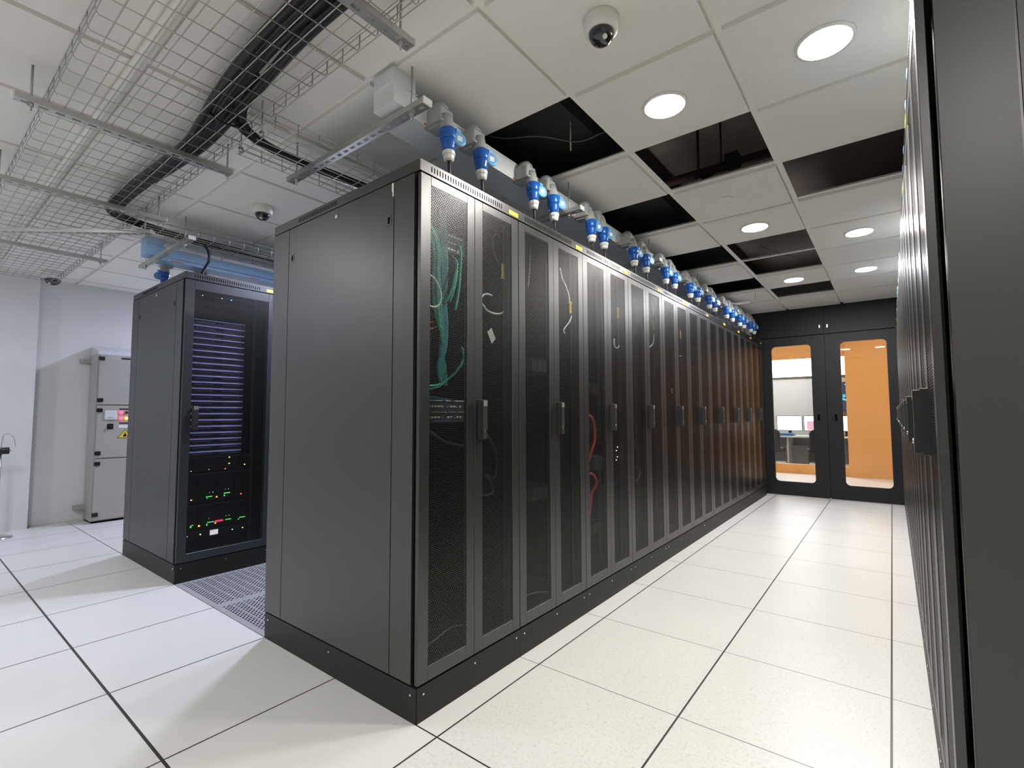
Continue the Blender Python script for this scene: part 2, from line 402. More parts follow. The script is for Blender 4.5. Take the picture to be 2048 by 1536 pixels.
# ------------------------------------------------------------------ racks
H = 2.03; D = 1.10; PL = .122
def vent_slots(mb, y0, y1, n, x=.0006):
    for k in range(n):
        y = y0+(y1-y0)*k/(n-1); mb.box(x-.001, x, y-.0022, y+.0022, 1.997, 2.018, 'slot_dark')
def ring_frame(mb, y0, y1, z0, z1, py0, py1, pz0, pz1, xa=-.017, xb=0):
    mb.box(xa, xb, y0, py0, z0, z1); mb.box(xa, xb, py1, y1, z0, z1); mb.box(xa, xb, py0, py1, pz1, z1); mb.box(xa, xb, py0, py1, z0, pz0)
def bevel(o, wd=.002, seg=2):
    b = o.modifiers.new('bevel', 'BEVEL'); b.width = wd; b.segments = seg; b.limit_method = 'ANGLE'; return o
def handle(door, y, z0, z1, wide=.030):
    h = MB('handle_dark'); h.rbox(0, .016, y-wide/2, y+wide/2, z0, z1, .004, 'x')
    h.rbox(.016, .030, y-wide/2+.003, y+wide/2-.003, z0+.004, z1-.004, .004, 'x')
    ho = h.obj('handle', door)
    c = MB('zinc'); c.box(.0302, .0308, y-wide/2+.003, y+wide/2-.003, z1-.028, z1-.004); c.obj('handle_plate', door)
    MB('chrome').lathe((.030, y, z0+.035), (1, 0, 0), [(0, .006), (.004, .006)], n=12).obj('lock', door)
def make_rack(label, group, single=False, end=True, paint='rack_paint'):
    t = thing('server_rack', label, 'server rack', group=group)
    b = MB(paint, 'rack_inside')
    b.box(-D, -.030, .001, .010, PL, 1.984); b.box(-D, -.030, .590, .599, PL, 1.984)     # side skins
    b.box(-D+.012, -.060, .010, .016, PL, 1.984, 'rack_inside'); b.box(-D+.012, -.060, .584, .590, PL, 1.984, 'rack_inside')
    b.box(-D, -D+.006, .010, .590, PL, 1.984); b.box(-D+.006, -D+.012, .010, .590, PL, 1.984, 'rack_inside')
    b.box(-D+.012, -.030, .016, .584, PL, PL+.012, 'rack_inside'); b.box(-D+.012, -.030, .016, .584, 1.972, 1.984, 'rack_inside')
    for y in (.016, .556):                                                             # front posts
        b.box(-.060, -.030, y, y+.028, PL+.012, 1.972)
    for y in (.058, .524): b.box(-.20, -.185, y, y+.018, PL+.012, 1.972, 'device_grey')   # 19 inch rails
    for y in (.058, .524): b.box(-.95, -.935, y, y+.018, PL+.012, 1.972, 'device_grey')
    b.obj('cabinet_frame', t)
    ld = MB(paint); ld.box(-D, 0, 0, .6, 1.986, H)
    vent_slots(ld, .055, .475, 30); ldo = ld.obj('top_cover', t)
    pl = MB('plinth_paint'); pl.box(-D, 0, .0005, .5995, 0, PL-.003); pl.obj('plinth', t)
    for y in (.030, .30, .570): MB('chrome').lathe((0, y, .092), (1, 0, 0), [(0, .0042), (.003, .0035)], n=10).obj('bolt', t)
    if not single:
        specs = ((.002, .2965, .052, .252), (.2985, .598, .347, .548))
        for k, (y0, y1, p0, p1) in enumerate(specs):
            d = MB(paint); ring_frame(d, y0, y1, PL+.004, 1.980, p0, p1, .178, 1.945); do = bevel(d.obj('door', t), .0012, 1)
            mp = MB('rack_mesh'); mp.add([(-.0018, p0, .178), (-.0018, p1, .178), (-.0018, p1, 1.945), (-.0018, p0, 1.945)], [(0, 1, 2, 3)]); mp.obj('mesh_panel', do)
            if k: handle(do, .331, .972, 1.138)
    else:
        d = MB(paint); ring_frame(d, .002, .598, PL+.004, 1.980, .056, .546, .178, 1.918); do = bevel(d.obj('door', t), .0012, 1)
        mp = MB('rack_mesh'); mp.add([(-.0018, .056, .178), (-.0018, .546, .178), (-.0018, .546, 1.918), (-.0018, .056, 1.918)], [(0, 1, 2, 3)]); mp.obj('mesh_panel', do)
        handle(do, .078, .975, 1.140, .034)
    MB('yellow_sticker').box(.0004, .0012, .528, .597, 1.992, 2.012).obj('yellow_sticker', t)
    return t
def end_panel(t, side=-1, mat_='rack_paint_side', holes=True):
    """outer cladding of the row's end rack, on its local y=0 (side -1) or y=.6 face"""
    y = (-.004 if side < 0 else .6); s = MB(mat_)
    s.box(-.146, -.030, y, y+.004, PL+.004, 1.981); s.box(-D, -.952, y, y+.004, PL+.004, 1.981); s.obj('side_trim', t)
    s = MB(mat_, 'slot_dark'); s.box(-.947, -.151, y, y+.004, PL+.004, 1.981)
    so = s.obj('side_panel', t)
    yo = y-.0006 if side < 0 else y+.004
    for x, z in ((-.178, 1.835), (-.914, 1.833)):
        MB(mat_, 'slot_dark').box(x-.016, x+.016, yo-.0008, yo+.0006, z-.022, z+.022).box(x-.006, x+.006, yo-.0014, yo, z-.013, z+.013, 'slot_dark').obj('latch', so)
    MB('chrome').lathe((-.543, yo, 1.948), (0, side, 0), [(0, .013), (.003, .012), (.004, .006)], n=16).obj('lock', so)
    p = MB('plinth_paint'); p.box(-D+.002, -.002, -.003 if side < 0 else .6, 0 if side < 0 else .603, 0.001, PL-.003); p.obj('plinth_cover', t)
    for x in (-.03, -.543, -1.065): MB('chrome').lathe((x, -.003 if side < 0 else .603, .092), (0, side, 0), [(0, .0042), (.003, .0035)], n=10).obj('bolt', t)
    lc = MB(mat_); lc.box(-D+.001, -.001, -.003 if side < 0 else .6, 0 if side < 0 else .603, 1.987, H-.001)
    for k in range(26): x = -.93-.005*0-.0; lc.box(-.55-.0125*k-.002, -.55-.0125*k+.002, -.0036 if side < 0 else .6026, -.003 if side < 0 else .6036, 1.997, 2.018, 'slot_dark')
    lc.obj('top_trim', t)

base = make_rack('x', 'x'); regkids()
GC = 'server racks of the central row'; GR = 'server racks of the right row'; GL = 'server racks of the left row'
central = []; right = []
for k in range(10):
    t = base if k == 0 else copy_tree(base); t.location = (0, .6*k, 0)
    t['label'] = f'{ORD[k]} rack from the near end of the central row, black with double mesh doors'; t['group'] = GC; central.append(t)
for k in range(10):
    t = copy_tree(base); t.rotation_euler = (0, 0, math.pi); t.location = (RX, RY+.6*(k+1), 0)
    t['label'] = f'{ORD[k]} black rack from the near end of the right hand row'; t['group'] = GR; right.append(t)
end_panel(central[0], -1)
MB('white_label').box(-.160, -.150, -.0065, -.004, 1.945, 1.978).box(-.156, -.150, -.0065, -.004, 1.925, 1.945).obj('white_clip', central[0])
end_panel(right[0], 1)
# the stickers of the copies sit at the far end of each rack; single-door racks make up the left row
left0 = make_rack('black rack at the near end of the left row, with small green lights', GL, True, paint='rack_paint_left')
regkids()
lefts = [left0]
for k in range(1, 4):
    t = copy_tree(left0); t['label'] = f'{ORD[k]} black rack from the near end of the left row, behind the central row'; t['group'] = GL; lefts.append(t)
for k, t in enumerate(lefts): t.location = (-2.302, .6*k, 0)
end_panel(left0, -1, 'rack_paint_left')
# filler panel between the central row and the glazed front
tag(MB('frame_black').box(-.12, -.02, 6.002, YD-.002, 0, 2.03).obj('filler_panel'), 'narrow black filler strip between the last central rack and the glazed front', 'panel')

# ------------------------------------------------------------------ things inside the central racks
def cab(name, m, r, lists, label, cat='cable', group=None, sub=6):
    b = MB(m)
    for L_ in lists: b.tube(L_, r, n=6, sub=sub)
    return tag(b.obj(name), label, cat, group)
r1 = 'in the nearest central rack'
cab('cable_bundle', 'green_cable', .008, [[(-.30, .07, 1.96), (-.12, .13, 1.86), (-.1, .177, 1.77), (-.1, .181, 1.66), (-.1, .182, 1.555), (-.1, .19, 1.47), (-.1, .213, 1.387)],
   [(-.30, .09, 1.96), (-.12, .145, 1.85), (-.1, .19, 1.76), (-.105, .193, 1.66), (-.1, .197, 1.555), (-.1, .203, 1.47), (-.1, .222, 1.387)],
   [(-.30, .05, 1.96), (-.13, .12, 1.85), (-.11, .17, 1.75), (-.115, .174, 1.6), (-.11, .180, 1.50), (-.1, .199, 1.43), (-.1, .216, 1.36)]], 'bright green patch cable bundle hanging from the top corner '+r1)
b = MB('teal_strap')
for dy in (-.014, -.004, .006, .016): b.tube([(-.17, .275+dy, 1.965), (-.16, .276+dy, 1.70), (-.165, .273+dy, 1.58), (-.16, .277+dy, 1.47), (-.16, .272+dy, 1.37), (-.16, .265+dy*.6, 1.32), (-.165, .268+dy*1.3, 1.28), (-.16, .275+dy, 1.2)], .008, n=6, sub=4)
tag(b.obj('cable_bundle'), 'dark teal cable bundle running straight down '+r1, 'cable')
cab('cable_bundle', 'green_cable', .004, [[(-.12, .345, 1.37), (-.08, .325, 1.332), (-.08, .306, 1.291), (-.08, .266, 1.248), (-.08, .212, 1.215), (-.08, .166, 1.194), (-.08, .06, 1.186)],
   [(-.12, .345, 1.36), (-.09, .325, 1.322), (-.09, .30, 1.278), (-.09, .26, 1.240), (-.09, .21, 1.205), (-.09, .166, 1.184), (-.09, .06, 1.172)]], 'curved green patch cables sweeping below the teal bundle '+r1)
cab('cable_bundle', 'green_cable', .006, [[(-.2, .345, 1.80), (-.13, .325, 1.74), (-.12, .300, 1.66), (-.12, .275, 1.59), (-.13, .25, 1.543)], [(-.2, .36, 1.80), (-.14, .335, 1.72), (-.13, .31, 1.63), (-.13, .283, 1.56)],
   [(-.2, .38, 1.9), (-.14, .358, 1.80), (-.14, .356, 1.71), (-.14, .345, 1.61), (-.14, .325, 1.53)]], 'loose green patch cables dropping from the switch '+r1)
cab('network_cable', 'white_cable', .0045, [[(-.05, .06, 1.617), (-.05, .083, 1.618), (-.05, .11, 1.613), (-.05, .131, 1.595), (-.05, .152, 1.557), (-.05, .146, 1.514), (-.05, .118, 1.496), (-.05, .091, 1.499), (-.05, .06, 1.51)]], 'white cable loop behind the left door of the nearest central rack')
cab('network_cable', 'white_cable', .004, [[(-.06, .36, 1.60), (-.05, .385, 1.568), (-.05, .407, 1.555), (-.05, .437, 1.534), (-.05, .491, 1.529), (-.05, .538, 1.54), (-.06, .572, 1.562)],
   [(-.05, .37, 1.56), (-.05, .398, 1.588), (-.05, .411, 1.601), (-.05, .437, 1.609), (-.06, .478, 1.612)]], 'white cable arc behind the right door of the nearest central rack')
cab('network_cable', 'grey_cable', .004, [[(-.1, .575, 1.793), (-.1, .545, 1.83), (-.1, .533, 1.87), (-.1, .533, 1.899), (-.1, .555, 1.926), (-.1, .58, 1.93)]], 'grey cable loop high behind the right door of the nearest central rack')
cab('network_cable', 'blue_cable', .0035, [[(-.19, .10, 1.147), (-.09, .174, 1.144), (-.08, .221, 1.118), (-.08, .227, 1.088), (-.1, .2, 1.06)], [(-.19, .15, 1.14), (-.08, .203, 1.139), (-.07, .256, 1.127), (-.07, .272, 1.101), (-.07, .257, 1.071), (-.08, .221, 1.055), (-.12, .175, 1.051)]], 'dark blue patch cable loops in front of the panels '+r1)
cab('power_cable', 'cable_black', .006, [[(-.12, .10, 1.04), (-.10, .16, 1.0), (-.1, .23, .965), (-.1, .33, .945), (-.12, .45, .95)], [(-.12, .45, 1.0), (-.08, .485, .968), (-.08, .529, .895), (-.08, .536, .848), (-.08, .514, .789), (-.08, .46, .809), (-.08, .499, .768), (-.08, .51, .739), (-.08, .485, .719), (-.1, .42, .726)]], 'black power cable hanging in loops below the handle '+r1)
cab('network_cable', 'orange_cable', .004, [[(-.16, .07, 1.50), (-.13, .10, 1.47), (-.12, .14, 1.45), (-.14, .2, 1.46)], [(-.16, .07, 1.44), (-.13, .11, 1.43), (-.12, .16, 1.425), (-.14, .21, 1.44)]], 'short orange patch cables beside the green bundle '+r1)
cab('network_cable', 'grey_cable', .004, [[(-.08, .11, .20), (-.06, .144, .222), (-.06, .18, .230), (-.06, .227, .238), (-.07, .3, .221)]], 'grey cable arc at the very bottom of the nearest central rack')
def panel19(name, label, x, z, h, ybase, cat, rows=2, m='device_grey', dep=.25):
    t = thing(name, label, cat, (x, ybase+.3, z))
    MB(m).box(-dep, 0, -.24, .24, 0, h).obj('chassis', t)
    b = MB('port_silver')
    for r in range(rows):
        for k in range(24):
            if k % 6 == 5: continue
            y = -.215+k*.0186; zz = h*(r+.5)/rows; b.box(0, .003, y-.006, y+.006, zz-.004, zz+.004)
    b.obj('port_row', t); return t
panel19('network_switch', 'grey network switch with silver ports high '+r1, -.165, 1.790, .088, 0, 'switch', 3)
panel19('patch_panel', 'silver edged patch panel level with the handle, upper one, '+r1, -.165, 1.088, .044, 0, 'patch panel', 1)
panel19('patch_panel', 'silver edged patch panel level with the handle, lower one, '+r1, -.165, 1.042, .044, 0, 'patch panel', 1)
b = MB('port_silver')
b.box(-.165, -.158, .06, .54, 1.133, 1.137); b.box(-.165, -.158, .06, .54, 1.084, 1.087); tag(b.obj('rack_shelf_edge'), 'thin silver rim above the patch panels in the nearest central rack', 'shelf')
def yel(x, y, z, label): tag(MB('yellow_sticker').box(x-.001, x, y-.010, y+.010, z-.035, z+.035).obj('yellow_marker'), label, 'sticker', 'upright yellow markers behind the mesh doors')
for y, z, k in ((.548, 1.735, 0), (1.155, 1.67, 1), (1.764, 1.735, 2), (2.384, 1.743, 3), (2.984, 1.743, 4)):
    if k: y = min(y, .6*k+.545)
    yel(-.045, min(y, .6*k+.54), z, f'upright yellow marker behind the mesh of the {ORD[k]} central rack')
cab('network_cable', 'white_cable', .004, [[(-.05, 1.04, 1.87), (-.05, 1.064, 1.815), (-.05, 1.10, 1.78), (-.05, 1.13, 1.737), (-.05, 1.138, 1.692)], [(-.05, 1.150, 1.70), (-.05, 1.160, 1.682), (-.05, 1.160, 1.628), (-.05, 1.13, 1.584), (-.05, 1.075, 1.537), (-.05, 1.083, 1.516)]], 'white curling cable behind the mesh of the second central rack')
cab('network_cable', 'grey_cable', .004, [[(-.1, .836, 1.95), (-.1, .83, 1.85), (-.1, .813, 1.726)]], 'grey cable hanging straight behind the left door of the second central rack')
cab('network_cable', 'grey_cable', .004, [[(-.06, .67, .20), (-.06, .736, .215), (-.06, .834, .201), (-.07, .938, .17)]], 'grey cable arc at the bottom of the second central rack')
cab('cable_bundle', 'red_cable', .009, [[(-.12, 1.40, 1.08), (-.08, 1.429, 1.053), (-.08, 1.463, .982), (-.08, 1.461, .912), (-.09, 1.44, .85), (-.1, 1.422, .79)], [(-.1, 1.43, .72), (-.08, 1.45, .704), (-.08, 1.478, .653), (-.1, 1.455, .60), (-.1, 1.438, .54), (-.1, 1.42, .468)]], 'red cable bundle hanging behind the left door of the third central rack')
tag(MB('device_grey').rbox(-.16, -.08, 1.47, 1.56, .735, .82, .008, 'x').obj('power_adapter'), 'small grey box beside the red cables in the third central rack', 'adapter')
b = MB('led_white')
for y, z in ((1.73, .861), (1.714, .839), (1.727, .799), (1.712, .78)): b.box(-.0610, -.060, y-.004, y+.004, z-.003, z+.003)
b.box(-.40, -.061, 1.68, 1.76, .76, .88, 'server_black'); tag(b.obj('power_strip'), 'black power unit with tiny white lights in the third central rack', 'power strip')
for nm, pts, lab in (('network_cable', [(-.05, 1.685, 1.56), (-.05, 1.69, 1.511), (-.05, 1.739, 1.505), (-.05, 1.77, 1.539)], 'short white curved cable behind the right door of the third central rack'),
    ('network_cable', [(-.05, 2.35, 1.93), (-.05, 2.36, 1.80), (-.05, 2.362, 1.70), (-.05, 2.345, 1.614), (-.05, 2.28, 1.57), (-.05, 2.20, 1.554)], 'long white cable curving behind the mesh of the fourth central rack'),
    ('network_cable', [(-.05, 2.92, 1.56), (-.05, 2.96, 1.565), (-.05, 2.98, 1.585)], 'small white cable end in the fifth central rack'),
    ('network_cable', [(-.05, 3.62, 1.92), (-.05, 3.648, 1.783), (-.05, 3.74, 1.70), (-.05, 3.75, 1.60), (-.05, 3.68, 1.555), (-.05, 3.62, 1.57)], 'white hanging cable loop in the seventh central rack'),
    ('network_cable', [(-.05, 2.178, 1.614), (-.05, 2.143, 1.587), (-.05, 2.175, 1.564)], 'tiny white cable hook behind the left door of the fourth central rack'),
    ('network_cable', [(-.05, 2.819, 1.618), (-.05, 2.773, 1.587), (-.05, 2.815, 1.566)], 'tiny white cable hook in the fifth central rack'),
    ('network_cable', [(-.06, 1.99, .71), (-.06, 2.018, .702), (-.06, 2.06, .68), (-.06, 2.075, .653), (-.06, 2.034, .616), (-.06, 2.0, .62)], 'grey cable ring low in the fourth central rack')):
    cab(nm, 'white_cable' if 'white' in lab else 'grey_cable', .0045, [pts], lab)
TAGS = [(.44, 1.42, .026, 35), (2.716, .739, .014, 10), (2.708, .617, .016, 5), (2.79, .486, .013, 0), (2.775, 1.166, .014, 0), (3.313, .73, .016, 5), (3.33, .603, .014, 0),
        (3.34, 1.085, .013, 0), (3.917, 1.147, .014, 0), (2.10, .655, .014, 5), (2.66, 1.256, .018, 10), (2.136, 1.435, .015, 15), (4.53, 1.602, .014, 0), (3.38, 1.593, .014, 20), (2.776, 1.424, .012, 0), (1.50, .676, .022, 20)]
hts = {}
for y, z, s_, rot in TAGS:
    k = int(y//.6); hts.setdefault(k, []).append(z)
for y, z, s_, rot in TAGS:
    k = int(y//.6); zs = sorted(hts[k], reverse=True); q = zs.index(z)
    where = '' if len(zs) == 1 else (', topmost of its tags' if q == 0 else (', lowest of its tags' if q == len(zs)-1 else f', {ORD[q]} tag from the top'))
    b = MB('paper_tag'); c, s = math.cos(math.radians(rot)), math.sin(math.radians(rot)); h = s_*1.15
    vs = [(-.03+dx, y+a*c-bb*s, z+a*s+bb*c) for dx in (-.0006, .0006) for a, bb in ((-s_*.7, -h), (s_*.7, -h*.8), (s_*.8, h), (-s_*.6, h*.9))]
    b.add(vs, [(0, 1, 2, 3), (7, 6, 5, 4), (0, 4, 5, 1), (1, 5, 6, 2), (2, 6, 7, 3), (3, 7, 4, 0)])
    tag(b.obj('cable_tag'), f'small pale paper tag behind the {ORD[k]} central rack mesh{where}', 'tag', 'paper tags in the central racks')
# plain servers, rows of dark chassis mounted in the central racks
b = MB('server_black'); b.box(-.75, -.19, -.24, .24, 0, .085)
for k in range(8): b.box(-.19, -.187, -.225+k*.057, -.175+k*.057, .012, .073, 'device_grey')
proto = b.obj('server'); proto['category'] = 'server'
first = True
for rk, zs in ((1, (1.30, .60)), (2, (1.20, .95, .30)), (3, (1.45, 1.0, .8)), (4, (1.3, .9, .35)), (5, (1.1, .5)), (6, (1.2, .7)), (7, (1.0, .6)), (8, (1.1, .5)), (9, (.9, .4))):
    for q, z in enumerate(zs):
        o = proto if first else proto.copy()
        if not first: COL.objects.link(o)
        first = False; o.location = (0, .6*rk+.3, z); o['group'] = 'dark servers in the central racks'
        o['label'] = f'dark server inside the {ORD[rk]} central rack, {ORD[q]} from its top'

# ------------------------------------------------------------------ equipment in the left rack
LX = -2.302-.19
b = MB('blank_silver', 'blank_dark')
b.box(-.004, 0, -.19, .19, 0, .0430, 'blank_dark'); b.add([(0, -.19, .043), (0, .19, .043), (.016, .178, .036), (.016, -.178, .036)], [(0, 1, 2, 3)], 'blank_silver')
b.add([(.016, .178, .036), (.016, -.178, .036), (.016, -.178, .032), (.016, .178, .032)], [(0, 1, 2, 3)], 'blank_silver'); b.box(0, .003, -.14, -.02, .020, .0225, 'blank_silver'); b.box(0, .003, .04, .16, .020, .0225, 'blank_silver')
bp = b.obj('blade_server')
for k in range(22):
    o = bp if k == 0 else bp.copy()
    if k: COL.objects.link(o)
    z = 1.715-.04445*k; o.location = (LX, .275, z)
    tag(o, 'slim bluish silver blade '+('at the top of the stack in the left rack' if k == 0 else 'at the bottom of the stack in the left rack' if k == 21 else f'in the left rack, {ORD2[k]} from the top of the stack'), 'server', 'bluish silver blades in the left rack')
def chassis(label, z0, z1, leds, extra=None):
    t = thing('storage_server', label, 'server', (LX, .3, z0)); c = MB('server_black'); c.box(-.6, 0, -.24, .24, .001, z1-z0-.002)
    for k in range(4): c.box(0, .006, -.235+k*.118, -.125+k*.118, .010, z1-z0-.014)
    c.box(.0, .008, -.24, .24, z1-z0-.008, z1-z0-.003, 'device_grey'); c.obj('chassis', t)
    for m, y, z, wy, wz in leds: MB(m).box(.006, .0085, y-.3-wy, y-.3+wy, z-z0-wz, z-z0+wz).obj('status_light', t)
    return t
sc = 1.036  # the fronts sit a little deeper than the door
def ledy(y): return min(.53, max(.07, y*1.02))
g, a, w_, l_, r_ = 'led_green', 'led_amber', 'led_white', 'led_lime', 'led_orange'
e = .0035
chassis('dark server with a few green lights under the blanking plates', .675, .785, [('led_lime', ledy(.37), .770, e, e), ('led_lime', ledy(.37), .724, e, e), (l_, ledy(.476), .708, e, e), (l_, ledy(.13), .690, .002, .002), (l_, ledy(.24), .692, .002, .002), (r_, ledy(.345), .688, e, e)])
chassis('dark storage unit with orange and green lights, upper tall one in the left rack', .46, .67, [(g, ledy(.091), .497, .003, .006), (a, ledy(.138), .492, .004, .004), (g, ledy(.247), .502, .020, .0022), (g, ledy(.235), .490, .003, .002), (a, ledy(.295), .494, .004, .004), (g, ledy(.36), .513, .020, .0022), (g, ledy(.345), .498, .003, .006), (r_, ledy(.457), .494, .004, .004), (w_, ledy(.25), .53, .0015, .0015), (w_, ledy(.27), .53, .0015, .0015), (w_, ledy(.35), .54, .0015, .0015), (w_, ledy(.37), .54, .0015, .0015)])
chassis('dark storage unit with a magenta light bar, lower tall one in the left rack', .278, .455, [(g, ledy(.088), .318, .006, .003), (g, ledy(.14), .310, .004, .006), (g, ledy(.150), .320, .006, .002), (a, ledy(.19), .308, .005, .005), (g, ledy(.262), .322, .022, .0022), (g, ledy(.238), .308, .003, .006), ('led_magenta', ledy(.315), .322, .026, .005), (a, ledy(.292), .310, .004, .004), (g, ledy(.375), .322, .020, .0022), (g, ledy(.47), .322, .021, .0022), (g, ledy(.445), .312, .003, .003), (w_, ledy(.25), .35, .0015, .0015), (w_, ledy(.36), .35, .0015, .0015), (w_, ledy(.38), .35, .0015, .0015)])
chassis('thin dark server with a white label at the bottom of the left rack', .215, .275, [(l_, ledy(.122), .248, .002, .002), (l_, ledy(.2), .248, e, e), (l_, ledy(.405), .244, e, .002), (l_, ledy(.475), .244, e, e), ('lit_display', ledy(.285), .248, .026, .017)])
chassis('slim dark device with one blue light at the top of the left rack', 1.87, 1.935, [('led_lime', ledy(.163), 1.925, .002, .002), ('led_lime', ledy(.287), 1.925, .002, .002), ('led_blue', ledy(.35), 1.925, .004, .004)])

# ------------------------------------------------------------------ floor grating
gp = None
for i, x in enumerate((-2.0, -1.4)):
    for j in range(10):
        if gp is None:
            b = MB('grate'); b.add([(-.299, -.299, 0), (.299, -.299, 0), (.299, .299, 0), (-.299, .299, 0)], [(0, 1, 2, 3)])
            for q in (-1, 1): b.box(-.299, .299, q*.299-.004, q*.299+.004, -.03, -.0005); b.box(q*.299-.004, q*.299+.004, -.29, .29, -.03, -.0005)
            o = gp = b.obj('floor_grating')
        else: o = gp.copy(); COL.objects.link(o)
        o.location = (x, .3+.6*j, -.0005)
        tag(o, f'grey slotted floor grating, {ORD[j]} from the open aisle end, beside the {"left" if i == 0 else "central"} row', 'floor grating', 'slotted floor gratings of the aisle')

# ------------------------------------------------------------------ channels, rods
def channel(L_, label, loc, rz, rods, wd=.041, ht=.024, group='galvanised support channels under the ceiling'):
    """slotted U channel along local x from 0 to L_, web underneath; rods = local x of the threaded rods"""
    t = thing('support_channel', label, 'support channel', loc, rz, group)
    b = MB('zinc'); b.box(0, L_, -wd/2, -wd/2+.003, 0, ht); b.box(0, L_, wd/2-.003, wd/2, 0, ht)
    b.box(0, L_, -wd/2+.003, -.0065, 0, .0025); b.box(0, L_, .0065, wd/2-.003, 0, .0025)
    x = 0
    while x < L_: b.box(x, min(x+.022, L_), -.0065, .0065, 0, .0025); x += .050
    b.obj('channel', t)
    for s_ in (0, L_): MB('white_plastic').box(s_-.003, s_+.003, -wd/2-.001, wd/2+.001, -.001, ht+.001).obj('end_cap', t)
    for x in rods:
        r = MB('steel_dull'); r.tube([(x, 0, -.028), (x, 0, ZC-.006-loc[2])], .0042, n=8); ro = r.obj('threaded_rod', t)
        MB('zinc').lathe((x, 0, -.014), (0, 0, 1), [(0, .009), (.013, .009)], n=6, smooth=False).obj('nut', ro)
    return t
channel(1.02, 'support channel holding the power bar end box at the near end of the central row', (-1.02, .03, 2.252), 0, (.06, .93))
for k in range(1, 5): channel(1.02, f'support channel over the central row, {ORD[k]} from the near end', (-1.04, .03+1.21*k, 2.252), 0, (.06, .93))
channel(1.05, 'support channel over the near end of the left row, under the blue power bar', (-3.36, .03, 2.252), 0, (.10, .92))
for k in range(1, 4): channel(1.05, f'support channel over the left row, {ORD[k]} from the near end', (-3.36, .03+1.21*k, 2.252), 0, (.10, .92))
channel(.80, 'support channel across the wide wire tray, nearest the camera at the top edge', (.135, -.965, 2.287), math.pi/2, (.05, .755))
channel(.78, 'support channel across the wide wire tray, second from the camera', (-1.245, -.94, 2.287), math.pi/2, (.05, .76))
channel(.78, 'support channel across the wide wire tray, third from the camera', (-2.215, -.93, 2.287), math.pi/2, (.05, .74))
channel(.78, 'support channel across the wide wire tray nearest the left wall', (-3.54, -.93, 2.287), math.pi/2, (.05, .74))
channel(.95, 'slanting support channel under the wide wire tray before the left row', (-3.15, -.78, 2.262), math.atan2(.622, .715), (.90,))

# ------------------------------------------------------------------ wire trays
def tray(name, label, axis, a0, a1, c0, c1, z, h, nlong, pitch, wr=.0022):
    """wire basket tray; axis 'x' or 'y' = long direction, c0..c1 = width span"""
    b = MB('zinc_wire')
    def pt(a, c, zz): return (a, c, zz) if axis == 'x' else (c, a, zz)
    for k in range(nlong+1):
        c = c0+(c1-c0)*k/nlong; b.tube([pt(a0, c, z), pt(a1, c, z)], wr, n=5)
    for c in (c0, c1):
        for zz in (z+h*.5, z+h): b.tube([pt(a0, c, zz), pt(a1, c, zz)], wr, n=5)
    a = a0+.01
    while a < a1:
        b.tube([pt(a, c0, z+h+.004), pt(a, c0, z+.010), pt(a, c0+.010, z-.003), pt(a, c1-.010, z-.003), pt(a, c1, z+.010), pt(a, c1, z+h+.004)], wr, n=5); a += pitch
    return tag(b.obj(name), label, 'cable tray')
tray('cable_tray', 'wide wire mesh tray spanning the top left under the ceiling', 'x', -4.75, .95, -.843, -.243, 2.3175, .055, 12, .1)
tray('cable_tray', 'narrow wire mesh tray running along the rear of the central row', 'y', -.235, 5.9, -1.0, -.66, 2.285, .06, 7, .1)
tray('cable_tray', 'narrow wire mesh tray along the front of the left row by the blue power bar', 'y', -.235, 3.2, -2.66, -2.34, 2.285, .06, 7, .1)
for x, y, lab in ((-.76, -.235, 'inner'), (-.96, -.235, 'outer')):
    b = MB('zinc'); b.tube([(x, y, 2.29), (x, y, ZC-.006)], .004, n=6); b.lathe((x, y, 2.30), (0, 0, -1), [(0, .011), (.02, .011)], n=8)
    tag(b.obj('threaded_rod'), f'threaded rod with nut at the tray junction before the central row, {lab} one', 'rod')

# ------------------------------------------------------------------ black cable trunks
def trunk(label, pts, r, ncab, spread, zj=.012, seed=1, flat=.6):
    rnd = random.Random(seed); b = MB('cable_black')
    for k in range(ncab):
        ph = rnd.uniform(0, 6.28); rad = spread*math.sqrt(rnd.random()); L_ = []
        for i, (x, y, z) in enumerate(pts):
            p = ph+i*.35; i0, i1_ = max(0, i-1), min(len(pts)-1, i+1)
            d = Vector((pts[i1_][0]-pts[i0][0], pts[i1_][1]-pts[i0][1], 0)).normalized(); n_ = Vector((-d.y, d.x, 0))
            o = n_*(rad*math.cos(p)); L_.append((x+o.x, y+o.y, z+abs(rad*math.sin(p))*flat))
        b.tube(L_, r, n=6, sub=4)
    return tag(b.obj('cable_bundle'), label, 'cable bundle')
Z = 2.338
trunk('thick black cable bundle lying in the wide wire tray and bending over the left row', [(.9, -.44, Z), (.4, -.445, Z), (-.05, -.445, Z), (-.32, -.44, Z), (-.70, -.409, Z), (-.89, -.385, Z), (-1.22, -.350, Z), (-1.73, -.372, Z), (-2.22, -.391, Z), (-2.44, -.35, Z), (-2.52, -.24, Z-.005), (-2.52, .05, 2.31), (-2.51, .6, 2.31), (-2.5, 3.1, 2.31)], .014, 16, .034, seed=3)
trunk('slimmer black cable bundle beside the thick one, ending at the tray junction', [(.9, -.36, Z), (.4, -.365, Z), (.02, -.375, Z), (-.2, -.370, Z), (-.53, -.345, Z), (-.79, -.330, Z), (-1.03, -.318, Z), (-1.3, -.322, Z), (-1.75, -.355, Z)], .011, 9, .018, seed=5)
